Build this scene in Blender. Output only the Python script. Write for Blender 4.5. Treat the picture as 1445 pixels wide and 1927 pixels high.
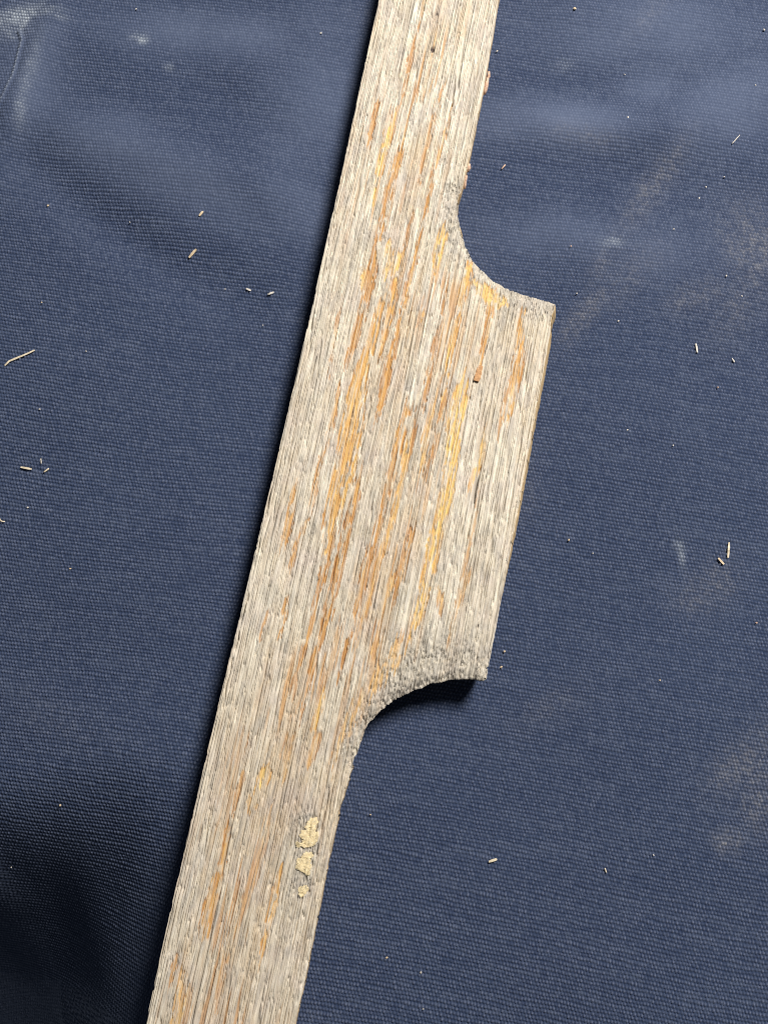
import bpy, math
import numpy as np

scene = bpy.context.scene
for o in list(bpy.data.objects):
    bpy.data.objects.remove(o)

# ------------------------------------------------------------------ camera
PXW, PXH = 1445.0, 1927.0          # size of the photograph
TILT = math.radians(11.0)
HALF = math.radians(25.0)          # half vertical field of view
DIST = 0.09635 / math.tan(HALF)    # one photo pixel is about 0.1 mm at the centre
ZTOP = 0.0068                      # top face of the wooden slat
CAM = np.array([0.0, -DIST * math.sin(TILT), DIST * math.cos(TILT) + ZTOP * 0.5])
cam_data = bpy.data.cameras.new('camera')
cam_data.sensor_fit = 'VERTICAL'
cam_data.angle = 2 * HALF
cam_data.clip_start = 0.005
cam_data.clip_end = 20.0
cam = bpy.data.objects.new('camera', cam_data)
scene.collection.objects.link(cam)
cam.location = CAM
cam.rotation_euler = (TILT, 0, 0)
scene.camera = cam
cam_data.dof.use_dof = False

# ------------------------------------------------------------------ light: one work lamp up and to the right, dim room
world = bpy.data.worlds.new('World')
scene.world = world
world.use_nodes = True
bg = world.node_tree.nodes['Background']
bg.inputs['Color'].default_value = (0.86, 0.93, 1.0, 1)
bg.inputs['Strength'].default_value = 0.085
lamp_data = bpy.data.lights.new('work_lamp', 'AREA')
lamp_data.shape = 'DISK'
lamp_data.size = 0.19
lamp_data.energy = 6.1
lamp_data.color = (1.0, 0.955, 0.885)
lamp = bpy.data.objects.new('work_lamp', lamp_data)
scene.collection.objects.link(lamp)
az, el, ld = math.radians(49.0), math.radians(52.0), 0.58
LP = np.array([math.cos(az) * math.cos(el), math.sin(az) * math.cos(el), math.sin(el)]) * ld
lamp.location = LP
import mathutils
lamp.rotation_euler = mathutils.Vector(LP).to_track_quat('Z', 'Y').to_euler()

scene.view_settings.view_transform = 'Standard'
scene.view_settings.look = 'None'
scene.view_settings.gamma = 1.0
scene.view_settings.use_curve_mapping = False
scene.view_settings.exposure = 0.0
scene.cycles.filter_width = 1.0


# ------------------------------------------------------------------ helpers
def at(px, py, z=0.0):
    """photo pixel -> world point on the horizontal plane of height z"""
    px = np.asarray(px, float); py = np.asarray(py, float)
    k = math.tan(HALF) / (PXH / 2)
    x = (px - PXW / 2) * k
    y = (PXH / 2 - py) * k
    dy = y * math.cos(TILT) + math.sin(TILT)
    dz = y * math.sin(TILT) - math.cos(TILT)
    t = (z - CAM[2]) / dz
    return CAM[0] + x * t, CAM[1] + dy * t


def hash01(ix, iy, seed):
    h = (ix.astype(np.int64) * 374761393 + iy.astype(np.int64) * 668265263 + seed * 974634777) & 0xFFFFFFFF
    h = ((h ^ (h >> 13)) * 1274126177) & 0xFFFFFFFF
    h = ((h ^ (h >> 16)) * 2246822519) & 0xFFFFFFFF
    return ((h ^ (h >> 15)) & 0xFFFFFF) / float(0xFFFFFF)


def vnoise(x, y, seed=0):
    ix = np.floor(x); iy = np.floor(y)
    fx = x - ix; fy = y - iy
    fx = fx * fx * (3 - 2 * fx); fy = fy * fy * (3 - 2 * fy)
    a = hash01(ix, iy, seed); b = hash01(ix + 1, iy, seed)
    c = hash01(ix, iy + 1, seed); d = hash01(ix + 1, iy + 1, seed)
    return (a + (b - a) * fx) + ((c + (d - c) * fx) - (a + (b - a) * fx)) * fy


def fbm(x, y, seed=0, octv=3):
    s = 0; amp = 0.5; tot = 0
    for k in range(octv):
        s = s + amp * vnoise(x * 2 ** k + 17.3 * k, y * 2 ** k + 5.1 * k, seed + 31 * k)
        tot += amp; amp *= 0.5
    return s / tot


def voronoi(x, y, seed=0, jit=0.9):
    """F1, F2 and a random value per cell"""
    ix = np.floor(x); iy = np.floor(y)
    f1 = np.full(x.shape, 9.0); f2 = np.full(x.shape, 9.0); rid = np.zeros(x.shape)
    for dx in (-1, 0, 1):
        for dy in (-1, 0, 1):
            cx = ix + dx; cy = iy + dy
            qx = cx + 0.5 + jit * (hash01(cx, cy, seed) - 0.5)
            qy = cy + 0.5 + jit * (hash01(cx, cy, seed + 7) - 0.5)
            d = np.hypot(qx - x, qy - y)
            r = hash01(cx, cy, seed + 13)
            closer = d < f1
            f2 = np.where(closer, f1, np.minimum(f2, d))
            rid = np.where(closer, r, rid)
            f1 = np.where(closer, d, f1)
    return f1, f2, rid


def sstep(a, b, x):
    t = np.clip((x - a) / (b - a), 0, 1)
    return t * t * (3 - 2 * t)


def mesh_from(name, verts, faces, mat=None, smooth=True, attrs=None, parent=None):
    """verts (n,3), faces (m,k) int array of one face size -> linked object"""
    me = bpy.data.meshes.new(name)
    verts = np.asarray(verts, np.float32); faces = np.asarray(faces, np.int32)
    m, k = faces.shape
    me.vertices.add(len(verts)); me.vertices.foreach_set('co', verts.ravel())
    me.loops.add(m * k); me.loops.foreach_set('vertex_index', faces.ravel())
    me.polygons.add(m)
    me.polygons.foreach_set('loop_start', np.arange(0, m * k, k, dtype=np.int32))
    me.polygons.foreach_set('loop_total', np.full(m, k, np.int32))
    me.polygons.foreach_set('use_smooth', np.full(m, smooth, bool))
    me.update(calc_edges=True)
    for an, av in (attrs or {}).items():
        at_ = me.attributes.new(an, 'FLOAT', 'POINT')
        at_.data.foreach_set('value', np.asarray(av, np.float32))
    if mat: me.materials.append(mat)
    ob = bpy.data.objects.new(name, me)
    scene.collection.objects.link(ob)
    if parent: ob.parent = parent
    return ob


class NT:
    """small node-tree writer"""
    def __init__(self, name):
        self.m = bpy.data.materials.new(name); self.m.use_nodes = True
        self.t = self.m.node_tree; self.b = self.t.nodes['Principled BSDF']
    def n(self, typ, **kw):
        nd = self.t.nodes.new(typ)
        for k, v in kw.items(): setattr(nd, k, v)
        return nd
    def l(self, a, b): self.t.links.new(a, b)
    def put(self, sock, v):
        if hasattr(v, 'is_output') or hasattr(v, 'links'): self.l(v, sock)
        else: sock.default_value = v
    def attr(self, name):
        return self.n('ShaderNodeAttribute', attribute_name=name).outputs['Fac']
    def math(self, op, a, b=0.0, clamp=False):
        nd = self.n('ShaderNodeMath', operation=op); nd.use_clamp = clamp
        self.put(nd.inputs[0], a); self.put(nd.inputs[1], b)
        return nd.outputs[0]
    def mix(self, f, a, b, mode='MIX'):
        nd = self.n('ShaderNodeMix', data_type='RGBA', blend_type=mode)
        self.put(nd.inputs[0], f)
        for s, v in ((nd.inputs[6], a), (nd.inputs[7], b)):
            self.put(s, v if not isinstance(v, tuple) else (*v, 1))
        return nd.outputs[2]
    def noise(self, vec, scale, detail=3, rough=0.6):
        nd = self.n('ShaderNodeTexNoise'); self.l(vec, nd.inputs['Vector'])
        nd.inputs['Scale'].default_value = scale; nd.inputs['Detail'].default_value = detail
        nd.inputs['Roughness'].default_value = rough
        return nd.outputs['Fac']
    def ramp(self, f, stops):
        nd = self.n('ShaderNodeValToRGB'); self.put(nd.inputs[0], f)
        el = nd.color_ramp.elements
        while len(el) < len(stops): el.new(0.5)
        for e, (p, c) in zip(el, stops):
            e.position = p; e.color = (*c, 1) if isinstance(c, tuple) else (c, c, c, 1)
        return nd.outputs[0]
    def rng(self, f, a, b, c, d):
        nd = self.n('ShaderNodeMapRange'); self.put(nd.inputs[0], f)
        for i, v in enumerate((a, b, c, d)): nd.inputs[i + 1].default_value = v
        return nd.outputs[0]


# ------------------------------------------------------------------ the slat's own axes: a runs along the grain (down the picture), c across (to the right)
ax0 = np.array(at(712, 0, ZTOP)); ax1 = np.array(at(275, 1927, ZTOP))
AX = (ax1 - ax0) / np.linalg.norm(ax1 - ax0)
CX = np.array([-AX[1], AX[0]])
if CX[0] < 0: CX = -CX
ORG = ax0.copy()


def to_ac(px, py, z=ZTOP):
    x, y = at(px, py, z)
    x = x - ORG[0]; y = y - ORG[1]
    return (x * AX[0] + y * AX[1]) * 1000, (x * CX[0] + y * CX[1]) * 1000      # mm


def from_ac(a, c):
    a = np.asarray(a) / 1000; c = np.asarray(c) / 1000
    return ORG[0] + AX[0] * a + CX[0] * c, ORG[1] + AX[1] * a + CX[1] * c


# ------------------------------------------------------------------ canvas cloth
def gauss(x, y, cx, cy, sx, sy, ang):
    c, s = math.cos(ang), math.sin(ang)
    u = ((x - cx) * c + (y - cy) * s) / sx; v = (-(x - cx) * s + (y - cy) * c) / sy
    return np.exp(-0.5 * (u * u + v * v))


def pg(px, py):                      # photo pixel -> mm on the cloth
    x, y = at(px, py, 0.0)
    return x * 1000, y * 1000


# soft wrinkles: (photo x, y, half length px, half width px, angle deg, height mm)
WRINKLES = [
    (330, 300, 260, 42, -18, 1.7), (170, 395, 190, 38, -38, -1.5), (430, 190, 150, 45, -35, -1.0),
    (360, 500, 190, 48, -28, -1.3), (560, 330, 110, 60, -30, 0.9), (200, 90, 200, 55, -12, 0.7),
    (60, 130, 26, 190, -18, 1.5), (1030, 240, 190, 42, -4, 1.6), (1110, 150, 180, 40, -5, -1.0),
    (1250, 330, 240, 55, -12, -1.3), (1360, 190, 170, 55, 28, 1.6), (1150, 20, 210, 45, -4, 1.2),
    (1050, 440, 190, 45, -8, 0.8), (1340, 560, 220, 90, 20, 0.8), (120, 700, 200, 120, -30, 0.9),
    (1200, 820, 260, 110, 12, 0.7), (1150, 1150, 240, 120, -10, -0.6), (210, 1060, 220, 110, -20, 0.6),
    (1330, 1350, 200, 110, 30, 0.7), (900, 1500, 240, 100, 15, -0.7), (1150, 1850, 260, 90, -8, 0.6),
    (140, 1370, 170, 60, -8, 0.9)]
DIPX, _ = pg(318, 1750)
_, DIPY = pg(120, 1500)


def cloth_base(x, y):
    """broad shape of the cloth in mm (x, y in mm)"""
    z = np.zeros(np.shape(x))
    for (px, py, sl, sw, ang, h) in WRINKLES:
        cx, cy = pg(px, py)
        z = z + h * gauss(x, y, cx, cy, sl * 0.1, sw * 0.1, math.radians(ang))
    z = z + 0.9 * (fbm(x / 42 + 3, y / 42 + 9, 5, 2) - 0.5)
    # flat where the slat presses on it
    a = ((x / 1000 - ORG[0]) * AX[0] + (y / 1000 - ORG[1]) * AX[1]) * 1000
    c = ((x / 1000 - ORG[0]) * CX[0] + (y / 1000 - ORG[1]) * CX[1]) * 1000
    tab = sstep(20, 60, a) * (1 - sstep(140, 180, a))
    far = np.maximum(np.maximum(-c, c - 24 - 18 * tab), 0)
    press = sstep(1.0, 16.0, far)
    z = z * press - 0.05
    hx, hy = pg(830, 1290)
    z = z - 1.3 * gauss(x, y, hx, hy, 15, 11, 0.3)      # slack under the lower corner of the slat
    # made-up drop at lower left, shaped to stand in for a cast shadow
    u = DIPX - x + 1.6 * (fbm(y / 22, x / 40, 77, 2) - 0.5) * 2
    v = DIPY - y - 0.13 * (x - DIPX) * -1 + 1.2 * (fbm(x / 18, y / 30, 78, 2) - 0.5) * 4
    kk = 7.0
    m = -np.log(np.exp(np.clip(-u / kk, -40, 40)) + np.exp(np.clip(-v / kk, -40, 40))) * kk
    s = np.maximum(m + 9, 0)
    d = np.where(s < 30, s * s / 60 * 2.4, 2.4 * (s - 15))
    d = 210 * (1 - np.exp(-d / 210))
    return z - d


ROW, COL = 0.70, 0.305               # thread pitch in mm


def cloth_st(x, y):
    """thread coordinates: s counts warp threads, t counts weft rows"""
    ang = math.radians(-9.0)
    ww = 3.2 * (fbm(x / 60 + 1, y / 60 + 4, 21, 2) - 0.5)
    wv = 4.4 * (fbm(x / 70 + 8, y / 55 + 2, 22, 2) - 0.5)
    wl, wr = pg(250, 300)
    wv = wv - 2.6 * gauss(x, y, wl, wr, 30, 22, 0) * (x - wl) / 30
    s = ((x + ww) * math.cos(ang) + (y + wv) * math.sin(ang)) / COL
    t = (-(x + ww) * math.sin(ang) + (y + wv) * math.cos(ang)) / ROW
    s = s + 0.55 * (vnoise(x / 1.2, y / 7, 41) - 0.5) + 0.25 * (vnoise(x / 0.6, y / 1.6, 43) - 0.5)
    t = t + 0.42 * (vnoise(x / 6, y / 1.4, 42) - 0.5) + 0.22 * (vnoise(x / 1.4, y / 0.7, 44) - 0.5)
    return s, t


# dusty and chalky marks: photo x, y, half length, half width, angle, strength
DUST = [(1225, 355, 70, 18, 55, .55), (1270, 290, 40, 14, 50, .3), (1130, 265, 30, 14, 0, .25), (1100, 590, 55, 16, 50, .5),
        (1130, 505, 40, 15, 60, .3), (1420, 470, 45, 80, 10, .5), (1310, 560, 45, 22, 20, .4), (1345, 1100, 40, 26, 50, .45),
        (1310, 1130, 34, 20, 0, .3), (1405, 1430, 60, 26, 40, .5), (1430, 1500, 22, 45, -12, .55), (1370, 1583, 17, 15, 0, .75),
        (1230, 20, 60, 14, 50, .2), (1385, 580, 60, 30, 60, .3), (1180, 520, 70, 30, 40, .22), (980, 900, 20, 60, 0, .2),
        (1085, 255, 40, 16, -10, .25), (1040, 1330, 60, 20, 30, .18), (700, 30, 40, 20, 0, .1), (90, 1350, 80, 30, -20, .12)]
CHALK = [(35, 32, 34, 15, 20, .8), (48, 42, 7, 16, -25, 1.0), (268, 75, 7, 6, 0, .9), (262, 70, 12, 8, 0, .4), (85, 25, 26, 9, 0, .4),
         (1281, 1040, 4, 18, 8, .55), (1278, 1025, 8, 8, 0, .45), (60, 140, 10, 60, -10, .25), (44, 208, 8, 26, -5, .35), (22, 60, 25, 14, 0, .4),
         (318, 125, 9, 6, 0, .3), (1148, 458, 14, 7, 0, .35), (1062, 120, 16, 10, 0, .15), (120, 38, 12, 6, 0, .3)]
# sheen on the cloth, painted in as paler patches with flattened weave
PAINTED_SHEEN = [(300, 320, 190, 45, -25, .8), (600, 180, 80, 120, 0, .7), (390, 60, 160, 40, -5, .75), (560, 390, 90, 50, -30, .6), (60, 150, 60, 120, 0, .65),
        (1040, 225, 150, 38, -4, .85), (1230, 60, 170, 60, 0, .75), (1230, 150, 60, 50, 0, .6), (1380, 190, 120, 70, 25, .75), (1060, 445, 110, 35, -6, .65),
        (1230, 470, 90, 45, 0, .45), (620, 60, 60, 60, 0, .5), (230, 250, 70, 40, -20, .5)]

_, YT = pg(722, 0); _, YB = pg(722, 1927)
W0 = pg(0, 963)[0]; hw_t = -pg(0, 0)[0]; hw_b = -pg(0, 1927)[0]
ys_f = np.concatenate([np.arange(YB - 34, YB - 4, 0.4), np.arange(YB - 4, YT + 3, 0.192)])
u_f = np.concatenate([np.arange(-1.45, -1.06, 4.2 / 900), np.arange(-1.06, 1.0401, 2.0 / 900)])
o_out = np.linspace(0, 1, 16)[1:] ** 1.6 * 330
ys = np.concatenate([ys_f[0] - o_out[::-1], ys_f, ys_f[-1] + o_out])
hw = np.interp(ys, [YB, YT], [hw_b, hw_t])
GX = np.concatenate([u_f[0] * hw[:, None] - o_out[None, ::-1], u_f[None, :] * hw[:, None], u_f[-1] * hw[:, None] + o_out[None, :]], 1)
GY = np.repeat(ys[:, None], GX.shape[1], 1)
X = GX.ravel(); Y = GY.ravel()


def spots(lst):
    f = np.zeros(X.shape)
    for (px, py, sl, sw, ang, st) in lst:
        cx, cy = pg(px, py)
        f = np.maximum(f, st * gauss(X, Y, cx, cy, sl * .1, sw * .1, math.radians(ang)))
    return f


Zb = cloth_base(X, Y)
S, T = cloth_st(X, Y)
painted_sheen = np.clip(spots(PAINTED_SHEEN) * (0.65 + 0.7 * fbm(X / 9, Y / 9, 61, 3)), 0, 1)
dust = np.clip(spots(DUST) * (0.35 + 1.3 * fbm(X / 3.0 + Y / 9.0, Y / 6.0, 62, 3)), 0, 1)
dust = dust * (0.45 + 0.9 * sstep(0.45, 0.62, fbm(X / 0.55, Y / 0.55, 64, 2)))
chalk = np.clip(spots(CHALK) * (0.3 + 1.4 * fbm(X / 1.3, Y / 1.3, 63, 3)), 0, 1)
HW = np.repeat(hw[:, None], GX.shape[1], 1).ravel()
infine = ((X > (u_f[0] + 1e-4) * HW) & (X < (u_f[-1] - 1e-4) * HW) & (Y > ys_f[0]) & (Y < ys_f[-1])).astype(float)
cell = np.cos(math.pi * S) * np.cos(math.pi * T)
bump = np.sign(cell) * np.abs(cell) ** 0.72
knot = hash01(np.round(S), np.round(T), 91)
yarn = 0.6 * hash01(np.round(S), np.round(T), 92) + 0.4 * hash01(np.round(T), np.floor(S / 24.0), 94)
bump = bump * (0.66 + 0.62 * knot)
row = np.cos(2 * math.pi * T)
weave = 0.22 * bump + 0.12 * row
weave = weave * (1 - 0.72 * painted_sheen) + 0.035 * (vnoise(X / 0.33, Y / 0.33, 93) - 0.5) * (1 + painted_sheen)
weave = weave * infine
# one raised thread / crease at upper left
cr = np.array([(38, 62), (44, 80), (36, 110), (28, 145), (18, 165), (12, 180), (0, 205), (-30, 260)], float)
crx, cry = pg(cr[:, 0], cr[:, 1])
dmin = np.full(X.shape, 99.0)
near = (X < crx.max() + 3) & (Y > cry.min() - 3)
for i in range(len(cr) - 1):
    ex, ey = crx[i + 1] - crx[i], cry[i + 1] - cry[i]
    tt = np.clip(((X[near] - crx[i]) * ex + (Y[near] - cry[i]) * ey) / (ex * ex + ey * ey), 0, 1)
    dmin[near] = np.minimum(dmin[near], np.hypot(X[near] - crx[i] - tt * ex, Y[near] - cry[i] - tt * ey))
weave = weave + 0.35 * np.exp(-(dmin / 0.28) ** 2) - 0.12 * np.exp(-((dmin - 0.8) / 0.5) ** 2)
chalk = np.maximum(chalk, 0.35 * np.exp(-(dmin / 0.2) ** 2))
Z = Zb + weave - 0.2
weave_shading = np.where(infine > 0, np.clip(0.45 + 0.6 * (bump * 0.6 + row * 0.4), 0, 1) ** 1.5 * (0.45 + 0.8 * knot), 0.35)  # weave shading put into the colour: thread tops paler, gaps darker
topy = np.clip(0.25 + 0.9 * (bump * 0.6 + row * 0.4), 0, 1)
chalk = chalk * (1 - infine * (1 - topy) * 0.8)
dust = dust * (1 - infine * (1 - topy) * 0.6)
V = np.stack([X, Y, Z], 1) / 1000
ny, nx = GX.shape
idx = np.arange(nx * ny).reshape(ny, nx)
F = np.stack([idx[:-1, :-1], idx[:-1, 1:], idx[1:, 1:], idx[1:, :-1]], -1).reshape(-1, 4)

k = NT('navy_canvas')
tc = k.n('ShaderNodeTexCoord').outputs['Object']
n1 = k.noise(tc, 900, 3, 0.65)
n2 = k.noise(tc, 22, 3, 0.6)
n3 = k.noise(tc, 3600, 2, 0.6)
base = k.ramp(n2, [(0.3, (0.008, 0.018, 0.052)), (0.7, (0.012, 0.025, 0.064))])
base = k.mix(k.rng(n1, 0.35, 0.75, 0, 0.5), base, (0.036, 0.055, 0.105))
base = k.mix(k.rng(k.attr('yarn'), 0.45, 1.0, 0, 0.5), base, (0.070, 0.090, 0.140))
base = k.mix(k.math('MULTIPLY', k.attr('weave_shading'), 0.75), base, (0.120, 0.142, 0.218))
base = k.mix(k.math('MULTIPLY', k.attr('painted_sheen'), 0.62), base, (0.100, 0.126, 0.200))
base = k.mix(k.math('MULTIPLY', k.rng(n3, 0.62, 0.80, 0, 1), 0.35), base, (0.22, 0.26, 0.36))
base = k.mix(k.math('MULTIPLY', k.attr('dust'), k.rng(n1, 0.3, 0.7, 0.25, 0.75)), base, (0.32, 0.305, 0.29))
base = k.mix(k.math('MULTIPLY', k.attr('chalk'), k.rng(n1, 0.3, 0.65, 0.3, 0.95)), base, (0.62, 0.68, 0.72))
k.l(base, k.b.inputs['Base Color'])
k.b.inputs['Roughness'].default_value = 0.85
k.b.inputs['Specular IOR Level'].default_value = 0.2
k.b.inputs['Sheen Weight'].default_value = 0.25
k.b.inputs['Sheen Roughness'].default_value = 0.4
k.b.inputs['Sheen Tint'].default_value = (0.62, 0.74, 0.95, 1)
bp = k.n('ShaderNodeBump'); bp.inputs['Strength'].default_value = 0.5; bp.inputs['Distance'].default_value = 0.00008
k.l(k.noise(tc, 4200, 3, 0.7), bp.inputs['Height']); k.l(bp.outputs[0], k.b.inputs['Normal'])
cloth = mesh_from('canvas_cloth', V, F, k.m, True, {'painted_sheen': painted_sheen, 'dust': dust, 'chalk': chalk, 'yarn': yarn, 'weave_shading': weave_shading})
cloth['kind'] = 'structure'
cloth['label'] = 'navy blue woven canvas cloth spread under the wooden slat'

# ------------------------------------------------------------------ the slat
LEFT = [(712, 0), (690, 100), (672, 200), (650, 300), (625, 390), (607, 470), (595, 540), (580, 600), (565, 680), (550, 745),
        (530, 830), (515, 890), (497, 960), (480, 1040), (465, 1100), (445, 1170), (425, 1260), (408, 1340), (390, 1420), (375, 1480),
        (350, 1590), (325, 1690), (300, 1800), (275, 1927)]
RIGHT = [(937, 0), (929, 60), (915, 140), (904, 200), (892, 258), (880, 300), (871, 340), (864, 385), (862, 402), (866, 430), (878, 465),
         (898, 498), (928, 526), (960, 544), (1000, 558), (1041, 569), (1029, 650), (1016, 740), (998, 840), (983, 930), (968, 1010),
         (953, 1090), (938, 1160), (923, 1220), (910, 1281), (880, 1279), (850, 1280), (815, 1287), (780, 1300), (745, 1318), (715, 1340),
         (695, 1365), (678, 1395), (665, 1430), (650, 1490), (632, 1570), (615, 1640), (600, 1710), (585, 1790), (570, 1860), (557, 1927)]
La, Lc = to_ac(*np.array(LEFT, float).T)
Ra, Rc = to_ac(*np.array(RIGHT, float).T)
Lc = np.polyval(np.polyfit(La, Lc, 4), La)
for i0, i1, dg in ((0, 7, 2), (15, 24, 1), (31, 40, 3)):
    Rc[i0:i1 + 1] = np.polyval(np.polyfit(Ra[i0:i1 + 1], Rc[i0:i1 + 1], dg), Ra[i0:i1 + 1])
A0, A1 = -45.0, La[-1] + 40.0        # the slat runs on past both picture edges
wl_t, wl_b = (Lc[3] - Lc[0]) / (La[3] - La[0]), 0.0
out_a = np.concatenate([[A0], La, [A1], [A1], Ra[::-1], [A0]])
out_c = np.concatenate([[Lc[0] + wl_t * 0], Lc, [Lc[-1]], [Rc[-1]], Rc[::-1], [Rc[0] + 0.4]])
print('slat widths top/bottom mm', Rc[0] - Lc[0], Rc[-1] - Lc[-1], 'length', La[-1])

SA, SC = 0.30, 0.076
ga = np.arange(A0 - SA, A1 + 2 * SA, SA); gc = np.arange(out_c.min() - 3 * SC, out_c.max() + 3 * SC, SC)
GA, GC = np.meshgrid(ga, gc, indexing='ij')
A = GA.ravel(); C = GC.ravel()
# signed distance to the outline (positive inside) and nearest outline point
best = np.full(A.shape, 1e9); na = np.zeros(A.shape); nc = np.zeros(A.shape); nseg = np.zeros(A.shape, int)
inside = np.zeros(A.shape, bool)
P = len(out_a)
for i in range(P):
    j = (i + 1) % P
    a0, c0, a1, c1 = out_a[i], out_c[i], out_a[j], out_c[j]
    ea, ec = a1 - a0, c1 - c0
    L2 = ea * ea + ec * ec
    if L2 < 1e-9: continue
    t = np.clip(((A - a0) * ea + (C - c0) * ec) / L2, 0, 1)
    qa = a0 + t * ea; qc = c0 + t * ec
    d = np.hypot(A - qa, C - qc)
    m = d < best
    best = np.where(m, d, best); na = np.where(m, qa, na); nc = np.where(m, qc, nc); nseg = np.where(m, i, nseg)
    if abs(ec) > 1e-12:
        cond = ((c0 > C) != (c1 > C)) & (A < (a1 - a0) * (C - c0) / (c1 - c0) + a0)
        inside ^= cond
D = np.where(inside, best, -best)
rough_n = np.abs(nc - np.interp(na, Ra, Rc)) < 0.3
rough_n = rough_n & (((na > 38) & (na < 62)) | ((na > 128) & (na < 160)))
jag = (0.07 + 0.16 * rough_n) * (fbm(na / 0.9, nc / 0.9, 390, 3) - 0.35) * 2 + (0.16 + 0.3 * rough_n) * sstep(0.70, 0.80, vnoise(na / 2.6, nc / 2.6, 391)) * fbm(na / 0.5, nc / 0.5, 392, 2)
D = D - jag
keepv = D > -SC * 0.3
kv = keepv.reshape(GA.shape)
quad = kv[:-1, :-1] & kv[1:, :-1] & kv[1:, 1:] & kv[:-1, 1:]
gi = np.arange(A.size).reshape(GA.shape)
FQ = np.stack([gi[:-1, :-1], gi[1:, :-1], gi[1:, 1:], gi[:-1, 1:]], -1)[quad]
used = np.zeros(A.size, bool); used[FQ.ravel()] = True
remap = -np.ones(A.size, int); remap[used] = np.arange(used.sum())
FQ = remap[FQ]
A = A[used]; C = C[used]; D = D[used]; na = na[used]; nc = nc[used]; nseg = nseg[used]; jag = jag[used]
NV = len(A)
# boundary edges
E = np.concatenate([FQ[:, [0, 1]], FQ[:, [1, 2]], FQ[:, [2, 3]], FQ[:, [3, 0]]])
key = np.minimum(E[:, 0], E[:, 1]).astype(np.int64) * NV + np.maximum(E[:, 0], E[:, 1])
uq, inv, cnt = np.unique(key, return_inverse=True, return_counts=True)
BE = E[cnt[inv] == 1]
bv = np.unique(BE.ravel())
# outline normals
segn = np.zeros((P, 2))
for i in range(P):
    j = (i + 1) % P
    ea, ec = out_a[j] - out_a[i], out_c[j] - out_c[i]
    L = math.hypot(ea, ec) or 1
    segn[i] = (ec / L, -ea / L)
area = 0.5 * np.sum(out_a * np.roll(out_c, -1) - np.roll(out_a, -1) * out_c)
if area < 0: segn = -segn
A[bv] = na[bv] - segn[nseg[bv], 0] * jag[bv]; C[bv] = nc[bv] - segn[nseg[bv], 1] * jag[bv]; D[bv] = 0

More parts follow.
